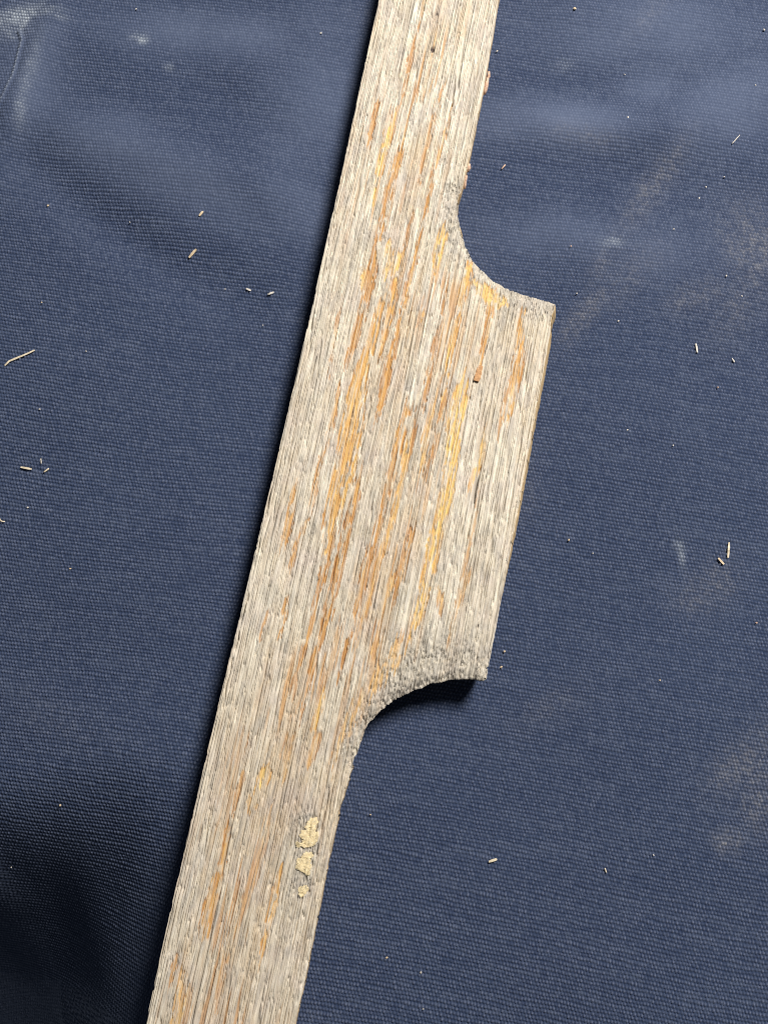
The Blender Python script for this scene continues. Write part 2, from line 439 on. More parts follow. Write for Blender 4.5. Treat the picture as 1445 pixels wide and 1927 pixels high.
# ---- golden streaks where the grey skin has flaked off: (tone 0 amber .. 1 yellow, strength, [(x, y, half width)...])
ST = [
 (.20, .9, [(792, 40, 1.5), (780, 69, 3), (766, 138, 3), (754, 194, 3), (737, 258, 3), (728, 300, 2)]),
 (.80, 1, [(744, 208, 4), (740, 220, 8), (726, 266, 9), (718, 294, 8), (712, 330, 6), (700, 385, 8), (694, 392, 3)]),
 (.30, 1, [(755, 280, 3), (746, 305, 8), (732, 346, 9), (723, 399, 8), (716, 440, 6)]),
 (.35, .9, [(711, 190, 3), (698, 241, 5), (689, 290, 3)]),
 (.35, .8, [(836, 160, 1.5), (818, 221, 3), (798, 299, 3), (788, 350, 2)]),
 (.35, 1, [(851, 190, 2), (837, 249, 4), (818, 318, 4), (804, 388, 4), (797, 420, 4)]),
 (.30, 1, [(726, 400, 7), (712, 445, 7), (705, 487, 8), (695, 528, 9), (678, 594, 8), (660, 656, 7), (648, 700, 4)]),
 (.70, 1, [(690, 505, 5), (688, 521, 11), (684, 540, 7)]),
 (.80, 1, [(731, 458, 6), (734, 488, 7), (724, 518, 6)]),
 (.75, 1, [(757, 474, 5), (748, 495, 12), (747, 515, 9)]),
 (.35, 1, [(754, 480, 5), (748, 514, 8), (740, 562, 8), (726, 614, 7), (717, 663, 4)]),
 (.30, 1, [(799, 400, 4), (785, 469, 4), (771, 531, 6), (754, 600, 5), (742, 650, 5), (733, 680, 8), (719, 746, 7), (709, 787, 4)]),
 (.25, .8, [(777, 405, 2), (768, 440, 3), (757, 480, 2)]),
 (.70, 1, [(835, 428, 4), (831, 450, 10), (823, 480, 10), (818, 506, 4)]),
 (.55, 1, [(722, 560, 4), (712, 594, 7), (698, 649, 9), (682, 690, 13), (668, 750, 18), (655, 820, 16), (642, 880, 13), (632, 920, 12), (624, 970, 14), (617, 1014, 9), (610, 1060, 5)]),
 (.65, 1, [(690, 700, 5), (681, 746, 9), (671, 832, 9), (657, 898, 8), (640, 960, 5)]),
 (.30, .8, [(640, 573, 3), (629, 635, 4), (619, 711, 2)]),
 (.40, .9, [(634, 740, 3), (619, 815, 6), (598, 891, 6), (585, 950, 5), (570, 1000, 5), (556, 1030, 6), (545, 1075, 3)]),
 (.35, 1, [(770, 755, 4), (764, 785, 9), (754, 815, 11), (743, 870, 9), (730, 920, 7), (705, 1007, 6), (682, 1090, 6), (659, 1189, 4), (640, 1262, 3)]),
 (.60, .9, [(776, 800, 4), (766, 850, 9), (757, 890, 7), (743, 969, 5), (716, 1045, 5), (689, 1144, 4), (670, 1224, 3)]),
 (.25, .9, [(844, 531, 2), (830, 594, 3), (816, 649, 4), (802, 729, 4), (785, 791, 4), (768, 850, 3)]),
 (.65, 1, [(884, 505, 5), (877, 530, 9), (868, 552, 8), (861, 608, 6), (847, 659, 7), (840, 711, 6), (832, 750, 4)]),
 (.90, 1, [(891, 532, 5), (905, 543, 10), (920, 556, 13), (936, 565, 12), (951, 568, 6)]),
 (.40, 1, [(928, 552, 9), (923, 590, 8), (918, 620, 6), (909, 650, 4), (904, 680, 3)]),
 (.90, 1, [(866, 715, 5), (861, 745, 10), (856, 790, 12), (854, 825, 12), (849, 870, 12), (843, 920, 14), (833, 965, 11), (823, 1007, 10), (808, 1070, 11), (797, 1120, 10), (785, 1166, 8), (770, 1205, 5)]),
 (.95, 1, [(879, 726, 4), (876, 750, 6), (871, 785, 5)]),
 (.30, .9, [(842, 730, 4), (830, 798, 6), (816, 843, 4), (806, 885, 3)]),
 (.70, .8, [(825, 720, 3), (812, 774, 5), (800, 830, 8), (795, 870, 4)]),
 (.50, 1, [(981, 600, 4), (980, 640, 9), (971, 700, 10), (962, 760, 7), (958, 780, 3)]),
 (.40, .8, [(956, 720, 3), (944, 791, 5), (936, 830, 2)]),
 (.80, 1, [(914, 808, 4), (907, 850, 6), (892, 891, 5), (884, 920, 2)]),
 (.45, .9, [(560, 900, 4), (552, 935, 8), (545, 976, 7), (532, 1026, 4)]),
 (.25, 1, [(652, 880, 4), (640, 950, 5), (630, 1000, 6), (612, 1065, 9), (602, 1100, 5), (590, 1159, 5), (568, 1235, 5), (552, 1292, 3)]),
 (.30, 1, [(676, 895, 6), (665, 940, 8), (655, 988, 7), (640, 1060, 9), (630, 1100, 6), (621, 1136, 9), (606, 1185, 7), (594, 1224, 6), (575, 1311, 3), (562, 1370, 2)]),
 (.35, 1, [(779, 984, 5), (772, 1020, 6), (763, 1045, 8), (750, 1094, 4), (742, 1130, 2)]),
 (.95, 1, [(822, 975, 4), (815, 1005, 6), (806, 1034, 4)]),
 (.55, .8, [(760, 1190, 5), (752, 1212, 11), (739, 1243, 12), (716, 1268, 12), (690, 1300, 10), (668, 1340, 10), (640, 1400, 8), (625, 1440, 5)]),
 (.65, .9, [(712, 1190, 3), (706, 1215, 7), (697, 1250, 5)]),
 (.90, 1, [(610, 1300, 3), (604, 1325, 6), (590, 1368, 4)]),
 (.35, .9, [(540, 1125, 3), (535, 1150, 6), (526, 1193, 4)]),
 (.30, .8, [(503, 1155, 2), (497, 1175, 4), (490, 1203, 2)]),
 (.80, .9, [(737, 1085, 3), (734, 1100, 6), (730, 1116, 3)]),
 (.45, .7, [(884, 1075, 3), (870, 1110, 6), (858, 1145, 6), (845, 1197, 3)]),
 (.45, .7, [(905, 910, 2), (883, 1026, 4), (868, 1098, 4), (860, 1130, 2)]),
 (.60, .8, [(824, 1105, 3), (829, 1130, 6), (829, 1150, 3)]),
 (.30, .8, [(470, 1390, 2), (462, 1430, 4), (454, 1469, 4), (443, 1510, 5), (440, 1530, 2)]),
 (.90, 1, [(501, 1446, 5), (497, 1462, 11), (492, 1478, 7)]),
 (.80, .9, [(481, 1494, 4), (477, 1510, 10), (472, 1522, 6)]),
 (.40, 1, [(432, 1540, 3), (427, 1575, 5), (421, 1610, 6), (409, 1649, 8), (397, 1700, 11), (389, 1735, 10), (385, 1748, 4)]),
 (.60, 1, [(528, 1635, 3), (520, 1675, 6), (512, 1715, 8), (500, 1765, 5), (488, 1808, 3)]),
 (.55, .8, [(598, 1385, 4), (592, 1407, 7), (580, 1438, 4)]),
 (.55, .8, [(345, 1815, 4), (343, 1850, 9), (340, 1890, 11), (330, 1930, 11), (318, 1980, 8)]),
 (.30, .8, [(332, 1795, 3), (328, 1825, 6), (322, 1850, 3)]),
 (.35, .55, [(505, 1545, 4), (495, 1580, 8), (482, 1630, 9), (468, 1677, 8), (447, 1729, 6), (438, 1760, 3)]),
 (.55, .6, [(552, 1385, 3), (545, 1420, 7), (535, 1465, 5)]),
 (.20, .7, [(428, 1800, 3), (420, 1840, 5), (409, 1900, 4)]),
 (.30, .6, [(795, 560, 2), (790, 600, 4), (783, 630, 2)]),
 (.60, .8, [(798, 572, 3), (796, 590, 5), (793, 610, 2)]),
 (.45, .6, [(640, 1180, 3), (628, 1230, 6), (612, 1290, 5), (600, 1340, 3)]),
 (.35, .6, [(560, 1320, 3), (548, 1370, 5), (530, 1430, 4)]),
 (.50, .5, [(800, 0, 6), (797, 12, 7), (792, 26, 3)]),
]
gold = np.zeros(NV); tone = np.zeros(NV) + .4
wob = 1.25 * (fbm(C / 0.42, A / 6.0, 301, 3) - 0.5) + 0.45 * (vnoise(C / 0.2, A / 0.7, 302) - 0.5)
brk = fbm(C / 0.45 + 2, A / 2.6, 308, 3)
AF = A + 5.0 * (vnoise(C / 0.24, A / 14.0, 303) - 0.5) + 2.0 * (vnoise(C / 0.11, A / 5.0, 304) - 0.5)
for si, (tn, stg, pts) in enumerate(ST):
    p = np.array(pts, float)
    pa, pc = to_ac(p[:, 0], p[:, 1]); pw = p[:, 2] * 0.1 * 1.02 + 0.05
    sel = (A > pa.min() - 3) & (A < pa.max() + 3) & (C > pc.min() - 3) & (C < pc.max() + 3)
    ii = np.nonzero(sel)[0]
    fr = np.clip((pa.max() - pa.min()) / 14.0, 0.12, 1.0); af = A[ii] + (AF[ii] - A[ii]) * fr
    dd = np.full(len(ii), -9.0)
    for q in range(len(p) - 1):
        ea, ec = pa[q + 1] - pa[q], pc[q + 1] - pc[q]
        t = np.clip(((af - pa[q]) * ea + (C[ii] - pc[q]) * ec) / (ea * ea + ec * ec + 1e-9), 0, 1)
        w = pw[q] + (pw[q + 1] - pw[q]) * t
        da = (af - pa[q] - t * ea) * 0.8; dc = C[ii] - pc[q] - t * ec
        dd = np.maximum(dd, w - np.hypot(da, dc))
    g = sstep(-0.04, 0.05, dd + wob[ii] * 0.75) * stg
    g = g * (1 - 0.9 * (1 - sstep(0.36, 0.44, brk[ii])) * (dd < 1.1))
    up = g > gold[ii]
    tone[ii] = np.where(up, tn - 0.38 * (1 - sstep(0.0, 0.4, dd)), tone[ii])
    gold[ii] = np.maximum(gold[ii], g)
# islands of grey skin left inside, and random hairline amber seams elsewhere
isl = (0.55 + 0.35 * tone) * np.maximum(sstep(0.58, 0.68, fbm(C / 0.36 + 9, A / 5.5, 305, 3)), 0.9 * sstep(0.56, 0.72, vnoise(C / 0.17, A / 3.6, 306)))
gold = gold * (1 - np.clip(0.8 * isl, 0, 1))
mid = np.exp(-((C - 0.5 * (np.interp(A, La, Lc) + np.interp(A, Ra, Rc))) / 9.0) ** 2)
seam_n = fbm(C / 0.50 + 40, A / 14.0, 307, 3)
seam = sstep(0.62, 0.67, seam_n) * mid * sstep(0.40, 0.62, fbm(C / 6, A / 22, 309, 2))
tone = np.where(seam > gold, 0.2, tone)
gold = np.maximum(gold, 0.75 * seam)
tone = np.clip(tone * 0.88 + 0.7 * (fbm(C / 0.35 + 3, A / 6, 311, 3) - 0.5), 0, 1)

# notch edges and the ends of the wide part have a granular, crusted skin
def near_px(lst, rad):
    f = np.zeros(NV)
    for (px, py, r) in lst:
        qa, qc = to_ac(px, py)
        f = np.maximum(f, np.exp(-(((A - qa) ** 2 + (C - qc) ** 2) / (r * 0.1 * rad) ** 2)))
    return f
crust = near_px([(858, 400, 28), (862, 440, 30), (880, 480, 32), (905, 515, 30), (940, 548, 28), (980, 566, 26), (1020, 580, 26), (880, 1250, 50), (820, 1255, 55),
                 (770, 1270, 55), (730, 1300, 45), (700, 1340, 40), (680, 1375, 34), (665, 1420, 26), (850, 360, 22), (575, 1600, 26), (570, 1660, 24), (578, 1550, 22)], 1.0)
crust = np.clip(crust * 1.25, 0, 1)
lich = np.zeros(NV)

# ---- relief in mm
cw = C + 0.12 * (fbm(C / 1.5, A / 8.0, 320, 3) - 0.5) * 2 + 0.04 * (vnoise(C / 0.5, A / 1.6, 321) - 0.5)
g1 = fbm(cw / 0.70, A / 40.0, 322, 2) - 0.5
g2 = fbm(cw / 0.21 + 7, A / 9.0, 323, 2) - 0.5
g3 = vnoise(cw / 1.3 + 3, A / 60.0, 324) - 0.5
g4 = vnoise(cw / 0.19 + 9, A / 1.3, 326) - 0.5
gran = fbm(C / 0.34, A / 0.55, 325, 3) - 0.5
# parallel fibres with fine grooves between them
fc = C / 0.40 + 1.1 * vnoise(C / 0.8 + 4, A / 70.0, 400) + 0.5 * vnoise(C / 0.5 + 2, A / 30.0, 401) + 0.10 * (vnoise(C / 0.4, A / 2.2, 402) - 0.5)
fi = np.floor(fc); fr_ = fc - fi; gid = np.round(fc)
gdep = sstep(0.28, 0.72, 0.7 * vnoise(gid * 3.71, A / 6.5, 403) + 0.3 * vnoise(gid * 2.3, A / 1.6, 404))
groove = (1 - sstep(0.05, 0.27, np.abs(fc - gid))) * gdep
fh = 0.75 * vnoise(fi * 5.3, A / 16.0, 405) + 0.25 * vnoise(fi * 4.1, A / 3.0, 406) - 0.5
H = 0.12 * g3 + 0.14 * g1 + 0.10 * g2 + 0.05 * g4 + 0.20 * fh + 0.07 * np.sin(math.pi * fr_)
H = H * (1 - 0.55 * crust) + gran * (0.05 + 0.42 * crust)
# long winding hairlines between the fibres
n1_ = vnoise(cw / 0.40 + 60, A / 16.0, 340)
n2_ = vnoise(cw / 0.62 + 20, A / 30.0, 342)
gate1 = sstep(0.42, 0.60, fbm(C / 0.7 + 30, A / 6.0, 341, 2)); gate2 = sstep(0.42, 0.56, fbm(C / 1.4 + 3, A / 14.0, 343, 2))
ck1 = np.maximum((1 - sstep(0.05, 0.15, np.abs(n1_ - 0.5))) * gate1 * 0.35, 0.8 * groove)
ck3 = (1 - sstep(0.03, 0.09, np.abs(n2_ - 0.5))) * gate2
# short checks: stretched cells, few of their borders open; granular on the cut edges
f1, f2, rid = voronoi((cw + 0.09 * (vnoise(C / 0.4, A / 0.9, 329) - 0.5)) / 0.34, A / 3.6, 330)
ck0 = (1 - sstep(0.04, 0.24, f2 - f1)) * sstep(0.50, 0.66, fbm(C / 0.6, A / 2.0, 331, 2)) * 0.7
f1b, f2b, ridb = voronoi(cw / 0.46 + 11 + 1.2 * (fbm(C / 0.7, A / 0.7, 337, 2) - 0.5), A / 0.85 + 3 + 1.4 * (fbm(C / 0.8, A / 0.8, 338, 2) - 0.5), 335, 1.0)
open2 = sstep(0.60, 0.75, fbm(C / 1.6 + 5, A / 4.0, 336, 2)) * 0.3 + 1.1 * crust
ck2 = (1 - sstep(0.03, 0.22, f2b - f1b)) * np.clip(open2, 0, 1) * (0.35 + 1.1 * sstep(0.35, 0.65, fbm(C / 0.9, A / 1.2, 339, 2)))
H = H + 0.06 * (rid - 0.5) * (1 - gold) + 0.16 * (ridb - 0.5) * crust
crack = np.clip(np.maximum(np.maximum(np.maximum(ck1, ck3), ck0), 0.9 * ck2), 0, 1)
crack = crack * (1 - 0.55 * gold)
H = H - 0.54 * crack
H = H - gold * (0.30 + 0.05 * (1 - tone)) - gold * (-0.10) * (g1 + 0.5)
# dark long seam lines seen on the photo: depth grooves
GROOVE = [([(690, 215), (672, 290), (655, 360)], 1.6, .5), ([(1000 - 80, 640), (910, 670)], 1.5, .5), ([(870, 60), (858, 140), (850, 200)], 2.0, .6), ([(835, 300), (800, 480), (760, 640)], 1.3, .4),
          ([(640, 345), (600, 540), (560, 745)], 1.4, .35), ([(470, 1105), (440, 1230), (418, 1330)], 1.8, .7), ([(515, 905), (498, 980), (486, 1040)], 1.5, .5),
          ([(720, 640), (690, 800), (650, 980), (600, 1200)], 1.4, .5), ([(620, 1480), (604, 1560), (588, 1640)], 1.6, .5), ([(680, 700), (640, 880), (620, 980)], 1.2, .5),
          ([(905, 880), (885, 980), (872, 1050)], 1.6, .5), ([(930, 1235), (945, 1160)], 1.2, .6), ([(830, 560), (790, 740), (740, 930)], 1.2, .4)]
for pts, w, dep in GROOVE:
    p = np.array(pts, float); pa, pc = to_ac(p[:, 0], p[:, 1])
    o_ = np.argsort(pa); sel = (A > pa.min()) & (A < pa.max())
    cl = np.interp(A[sel], pa[o_], pc[o_])
    gw = np.exp(-((C[sel] - cl + 0.5 * (fbm(A[sel] / 2.2, A[sel] * 0, 350, 2) - 0.5)) / (w * 0.075)) ** 2) * sstep(.25, .5, vnoise(A[sel] / 2.5, A[sel] * 0 + w, 351))
    H[sel] -= dep * gw
# pits of dark bark near the top, plus painted shadow at the lifted sliver's end
dark = np.zeros(NV)
for px, py, r, s_ in [(814, 92, 5, 1), (822, 26, 4, .55), (897, 718, 4, .6), (900, 1178, 3, .6), (560, 1690, 3, .5), (548, 1705, 3, .6)]:
    qa, qc = to_ac(px, py)
    b_ = np.exp(-(((A - qa) / (r * .14)) ** 2 + ((C - qc) / (r * .1)) ** 2)) * s_
    dark = np.maximum(dark, sstep(.3, .6, b_ + 0.5 * gran)); 
H -= 0.4 * dark
# overall form: slight crown, worn arrises
rl = 0.55 + 1.3 * crust + 0.35 * (fbm(A / 5, C * 0, 360, 2))
ed = np.clip(D / rl, 0, 1)
H = H - rl * 0.75 * (1 - np.sqrt(np.clip(1 - (1 - ed) ** 2, 0, 1)))
edge_pull = sstep(0, 0.25, D)
H = H * (0.35 + 0.65 * edge_pull)
H = H + 0.35 * (fbm(C / 16, A / 45, 361, 2) - 0.5)
ZT = ZTOP * 1000 + H

# colour fields that belong to the wood itself
tan = np.clip(sstep(0.42, 0.72, fbm(C / 2.2 + 70, A / 17, 370, 3)) * (0.35 + 0.9 * mid) + 0.5 * sstep(120, 160, A) * mid, 0, 1)
silver = 0.22 * fbm(cw / 0.17 + 5, A / 7.0, 371, 2) + 0.28 * (0.5 + 0.75 * fh) + 0.18 * fbm(cw / 0.9, A / 30.0, 374, 2) + 0.32 * vnoise(cw / 0.13, A / 1.8, 375)
grime = np.clip(sstep(0.52, 0.72, fbm(C / 0.5, A / 2.2, 372, 3)) * 0.7 + crust * (0.35 + 0.9 * sstep(0.4, 0.6, fbm(C / 0.4, A / 0.6, 373, 3))), 0, 1)

# side walls
ringz = [0.0, 0.10, 0.28, 0.5, 0.72, 0.9, 1.0]
nb = len(bv); bmap = -np.ones(NV, int); bmap[bv] = np.arange(nb)
nrm = segn[nseg[bv]]
side_right = ((np.abs(A[bv]) < 1e9) & (nrm[:, 1] > 0.9) & (A[bv] > 45) & (A[bv] < 150) & (C[bv] > 24)).astype(float)
undercut = ((A[bv] > 120) & (A[bv] < 160) & (nrm[:, 0] > 0.3)).astype(float)
VX = [np.stack([A, C, ZT], 1)]
extra = {n: [f] for n, f in dict(gold=gold, tone=tone, tan=tan, silver=silver, grime=grime, crust=crust, dark=dark, side=np.zeros(NV)).items()}
zt_b = ZT[bv]
for r in ringz[1:]:
    jit = 0.22 * (fbm(A[bv] / 2.0 + C[bv] / 0.6, np.full(nb, r * 9.0), 380, 3) - 0.5)
    off = 0.12 * math.sin(math.pi * min(r * 1.1, 1)) + jit + side_right * (1.1 - 2.0 * sstep(100, 135, A[bv])) * r - undercut * 1.6 * r
    if r == 1.0: off = off - 0.3
    VX.append(np.stack([A[bv] + nrm[:, 0] * off, C[bv] + nrm[:, 1] * off, zt_b * (1 - r) + 0.0 * r], 1))
    extra['gold'].append(np.clip(0.35 + 0.9 * (fbm(A[bv] / 14, np.full(nb, r * 5), 381, 2) - 0.5) + 0.25 * side_right, 0, 1))
    extra['tone'].append(0.45 + 0.3 * side_right); extra['tan'].append(np.full(nb, .5)); extra['silver'].append(fbm(A[bv] / 9, np.full(nb, r * 7), 382, 2))
    extra['grime'].append(np.full(nb, .25)); extra['crust'].append(crust[bv]); extra['dark'].append(np.zeros(nb)); extra['side'].append(np.ones(nb))
AC = np.concatenate(VX)
fw = []
for k_ in range(len(ringz) - 1):
    up = (lambda v: v) if k_ == 0 else (lambda v, o=NV + (k_ - 1) * nb: o + bmap[v])
    lo = lambda v, o=NV + k_ * nb: o + bmap[v]
    fw.append(np.stack([up(BE[:, 1]), up(BE[:, 0]), lo(BE[:, 0]), lo(BE[:, 1])], 1))
FA = np.concatenate([FQ] + fw)
wx, wy = from_ac(AC[:, 0], AC[:, 1])
WV = np.stack([wx, wy, AC[:, 2] / 1000], 1)
# orient faces upward
v0, v1, v2 = WV[FQ[0, 0]], WV[FQ[0, 1]], WV[FQ[0, 2]]
if np.cross(v1 - v0, v2 - v0)[2] < 0: FA = FA[:, ::-1]

# the thing itself: an Empty at its base
bx, by = at(660, 963, 0)
slat = bpy.data.objects.new('wooden_slat', None)
scene.collection.objects.link(slat)
slat.empty_display_size = 0.01
slat.location = (float(bx), float(by), 0)
slat['label'] = 'weathered grey wooden slat with two curved notches and golden flaked streaks'
slat['category'] = 'wood slat'
OFF = np.array([float(bx), float(by), 0.0])

w = NT('weathered_wood')
tcw = w.n('ShaderNodeTexCoord').outputs['Object']
mp = w.n('ShaderNodeMapping'); w.l(tcw, mp.inputs['Vector'])
mp.inputs['Rotation'].default_value = (0, 0, -math.atan2(AX[1], AX[0]))   # x along the grain
mp2 = w.n('ShaderNodeMapping'); w.l(mp.outputs[0], mp2.inputs['Vector']); mp2.inputs['Scale'].default_value = (0.09, 1, 1)
fine = w.noise(mp2.outputs[0], 4200, 3, 0.65)
med = w.noise(mp2.outputs[0], 1100, 3, 0.6)
blot = w.noise(tcw, 160, 3, 0.6)
speck = w.noise(mp.outputs[0], 5200, 3, 0.7)
sil = w.math('ADD', w.math('MULTIPLY', w.attr('silver'), 0.6), w.math('MULTIPLY', med, 0.4))
grey = w.ramp(sil, [(0.26, (0.31, 0.265, 0.208)), (0.42, (0.47, 0.415, 0.335)), (0.54, (0.605, 0.552, 0.458)), (0.72, (0.76, 0.71, 0.61))])
grey = w.mix(w.math('MULTIPLY', w.attr('tan'), 0.45), grey, (0.50, 0.37, 0.23))
grey = w.mix(w.math('MULTIPLY', w.rng(blot, 0.45, 0.7, 0, 1), 0.28), grey, (0.52, 0.44, 0.44))
grey = w.mix(w.math('MULTIPLY', w.attr('grime'), 0.50), grey, (0.26, 0.25, 0.235))
grey = w.mix(w.math('MULTIPLY', w.rng(fine, 0.56, 0.72, 0, 1), 0.45), grey, (0.83, 0.79, 0.73))
gt = w.math('ADD', w.attr('tone'), w.math('MULTIPLY', w.math('SUBTRACT', fine, 0.5), 0.5), True)
gcol = w.ramp(gt, [(0.05, (0.41, 0.21, 0.080)), (0.35, (0.53, 0.305, 0.110)), (0.62, (0.63, 0.405, 0.150)), (0.95, (0.70, 0.495, 0.195))])
gfac = w.math('MULTIPLY', w.attr('gold'), w.rng(speck, 0.25, 0.5, 0.78, 1.0), True)
col = w.mix(gfac, grey, gcol)
side_col = w.mix(0.75, col, (0.64, 0.45, 0.24))
col = w.mix(w.math('MULTIPLY', w.attr('side'), 0.8), col, side_col)
col = w.mix(w.math('MULTIPLY', w.attr('dark'), 0.9), col, (0.05, 0.035, 0.04))
w.l(col, w.b.inputs['Base Color'])
w.b.inputs['Roughness'].default_value = 0.82
w.b.inputs['Specular IOR Level'].default_value = 0.25
bw = w.n('ShaderNodeBump'); bw.inputs['Strength'].default_value = 0.6; bw.inputs['Distance'].default_value = 0.00012
w.l(w.math('ADD', fine, w.math('MULTIPLY', speck, 0.5)), bw.inputs['Height']); w.l(bw.outputs[0], w.b.inputs['Normal'])
board = mesh_from('board', WV - OFF, FA, w.m, True, {n: np.concatenate(f) for n, f in extra.items()}, slat)


def simple_mat(name, c1, c2, scale=2500, rough=0.75):
    q = NT(name)
    t_ = q.n('ShaderNodeTexCoord').outputs['Object']
    q.l(q.mix(q.rng(q.noise(t_, scale, 3), 0.35, 0.65, 0, 1), c1, c2), q.b.inputs['Base Color'])
    q.b.inputs['Roughness'].default_value = rough
    q.b.inputs['Specular IOR Level'].default_value = 0.25
    b_ = q.n('ShaderNodeBump'); b_.inputs['Strength'].default_value = 0.5; b_.inputs['Distance'].default_value = 0.0001
    q.l(q.noise(t_, scale * 1.6, 3), b_.inputs['Height']); q.l(b_.outputs[0], q.b.inputs['Normal'])
    return q.m


M_straw = simple_mat('straw', (0.52, 0.44, 0.31), (0.70, 0.62, 0.48))
M_chip = simple_mat('pale_chip', (0.48, 0.37, 0.24), (0.66, 0.54, 0.38))
M_speck = simple_mat('sawdust', (0.45, 0.42, 0.38), (0.66, 0.62, 0.56))
M_pink = simple_mat('bark_dust', (0.42, 0.27, 0.20), (0.60, 0.44, 0.34))
M_lich = simple_mat('pale_crust', (0.60, 0.48, 0.28), (0.74, 0.63, 0.41))
M_brown = simple_mat('brown_sliver', (0.34, 0.18, 0.085), (0.52, 0.30, 0.15))

rng = np.random.default_rng(4)


def rod(pts, wid, thick, mat, name, seed=0, taper=0.55, parent=None, ns=6):
    """irregular splinter along points (m, world), box-like section, tapering ends"""
    r_ = np.random.default_rng(seed)
    pts = np.asarray(pts, float); n = len(pts)
    jt = 0.6 if ns == 6 else 0.25
    V_ = []; F_ = []
    for i in range(n):
        d = pts[min(i + 1, n - 1)] - pts[max(i - 1, 0)]
        d = d / np.linalg.norm(d); s_ = np.array([-d[1], d[0], 0]); s_ /= np.linalg.norm(s_)
        u_ = np.cross(d, s_); u_ = u_ if u_[2] > 0 else -u_
        k_ = 1 - taper * abs(2 * i / (n - 1) - 1) ** 2.2
        for q in range(ns):
            th = 2 * math.pi * q / ns + (0.3 if ns == 6 else math.pi / 4)
            rr = k_ * (1 - jt / 2 + jt * r_.random()) * (1 if ns == 6 else 1.35)
            V_.append(pts[i] + s_ * math.cos(th) * wid / 2 * rr + u_ * math.sin(th) * thick / 2 * rr)
    for i in range(n - 1):
        for q in range(ns):
            a_, b_ = i * ns + q, i * ns + (q + 1) % ns
            F_.append((a_, b_, b_ + ns, a_ + ns))
    c0 = len(V_); V_.append(pts[0]); V_.append(pts[-1])
    V_ = np.array(V_)
    o_ = np.array([pts[:, 0].mean(), pts[:, 1].mean(), V_[:, 2].min()])
    me = bpy.data.meshes.new(name)
    fs = [tuple(f) for f in F_] + [(c0, (q + 1) % ns, q) for q in range(ns)] + [(c0 + 1, (n - 1) * ns + q, (n - 1) * ns + (q + 1) % ns) for q in range(ns)]
    if parent is not None: o_ = o_ * 0 + OFF
    me.from_pydata((V_ - o_).tolist(), [], fs); me.update()
    me.polygons.foreach_set('use_smooth', [ns == 6] * len(me.polygons))
    me.materials.append(mat)
    ob = bpy.data.objects.new(name, me); scene.collection.objects.link(ob)
    if parent is not None: ob.parent = parent
    else: ob.location = o_
    return ob


def cloth_z(x, y):
    """top of the cloth (m) at world x, y (m)"""
    yi = int(np.clip(np.searchsorted(ys, y * 1000), 2, ny - 3)); xi = int(np.clip(np.searchsorted(GX[yi], x * 1000), 2, nx - 3))
    return float(np.max(Z.reshape(ny, nx)[yi - 2:yi + 3, xi - 2:xi + 3])) / 1000


def crumb(px, py, length, wid, ang, mat, name, label, cat, group, kink=0.0, seed=0, path=None):
    """splinter lying on the cloth; ang in the picture, counter-clockwise from right"""
    n = 7 if length > 14 else 5
    t = np.linspace(-0.5, 0.5, n)
    a_ = math.radians(ang)
    qx = px + t * length * math.cos(a_) + kink * (t * t * 4 - 0.3) * math.sin(a_)
    qy = py - t * length * math.sin(a_) + kink * (t * t * 4 - 0.3) * math.cos(a_)
    if path: qx, qy = np.array(path, float).T
    wid = wid * 0.82
    th = min(wid, 4.5) * 0.5e-4
    P_ = []
    for x_, y_ in zip(qx, qy):
        gx, gy = at(x_, y_, 0); z_ = cloth_z(float(gx), float(gy))
        gx, gy = at(x_, y_, z_)
        P_.append((float(gx), float(gy), z_ + th * 0.1))
    ob = rod(P_, wid * 1e-4, th, mat, name, seed, 0.3 if length > 14 else 0.2, None, 4 if wid > 3.5 else 6)
    ob['label'] = label; ob['category'] = cat; ob['group'] = group
    return ob


FIB = 'straw splinters lying on the canvas'
SPK = 'sawdust specks scattered on the canvas'
crumb(40, 672, 62, 4.6, 25, M_straw, 'straw_splinter', 'longest pale straw splinter, bent at one end, near the left edge', 'splinter', FIB, 0, 1, [(66, 659), (56, 664), (44, 669), (30, 675), (18, 680), (14, 684), (10, 688)])
crumb(363, 477, 21, 6.5, 50, M_chip, 'wood_splinter', 'short thick tan splinter on the canvas left of the upper slat', 'splinter', FIB, 0, 2)
crumb(379, 402, 11, 5.5, 50, M_chip, 'wood_splinter', 'small tan chip just above the short thick tan splinter', 'splinter', FIB, 0, 3)
crumb(50, 881, 21, 4.6, -10, M_straw, 'straw_splinter', 'stubby white splinter lying nearly level near the left edge', 'splinter', FIB, 0, 4)
crumb(88, 885, 12, 4, 35, M_straw, 'straw_splinter', 'tiny slanted fibre right beside the stubby white level splinter', 'splinter', FIB, 0, 5)
crumb(78, 868, 10, 3, 95, M_speck, 'straw_splinter', 'faint upright fibre above the tiny slanted one at left', 'splinter', FIB, 0, 6)
crumb(4, 980, 12, 3.6, -30, M_straw, 'straw_splinter', 'curved fibre cut off by the left edge of the picture', 'splinter', FIB, -3, 7)
crumb(1370, 1035, 29, 5, 86, M_straw, 'straw_splinter', 'upright pale straw splinter near the right edge', 'splinter', FIB, 0, 8)
crumb(1356, 1056, 16, 5, -48, M_chip, 'straw_splinter', 'slanted tan fibre under the upright straw splinter at right', 'splinter', FIB, 0, 9)
crumb(1310, 655, 17, 4.4, 100, M_speck, 'straw_splinter', 'upright whitish splinter right of the notched corner', 'splinter', FIB, 0, 10)
crumb(1379, 678, 9, 3.5, -60, M_speck, 'straw_splinter', 'smaller fibre right of the upright whitish splinter', 'splinter', FIB, 0, 11)
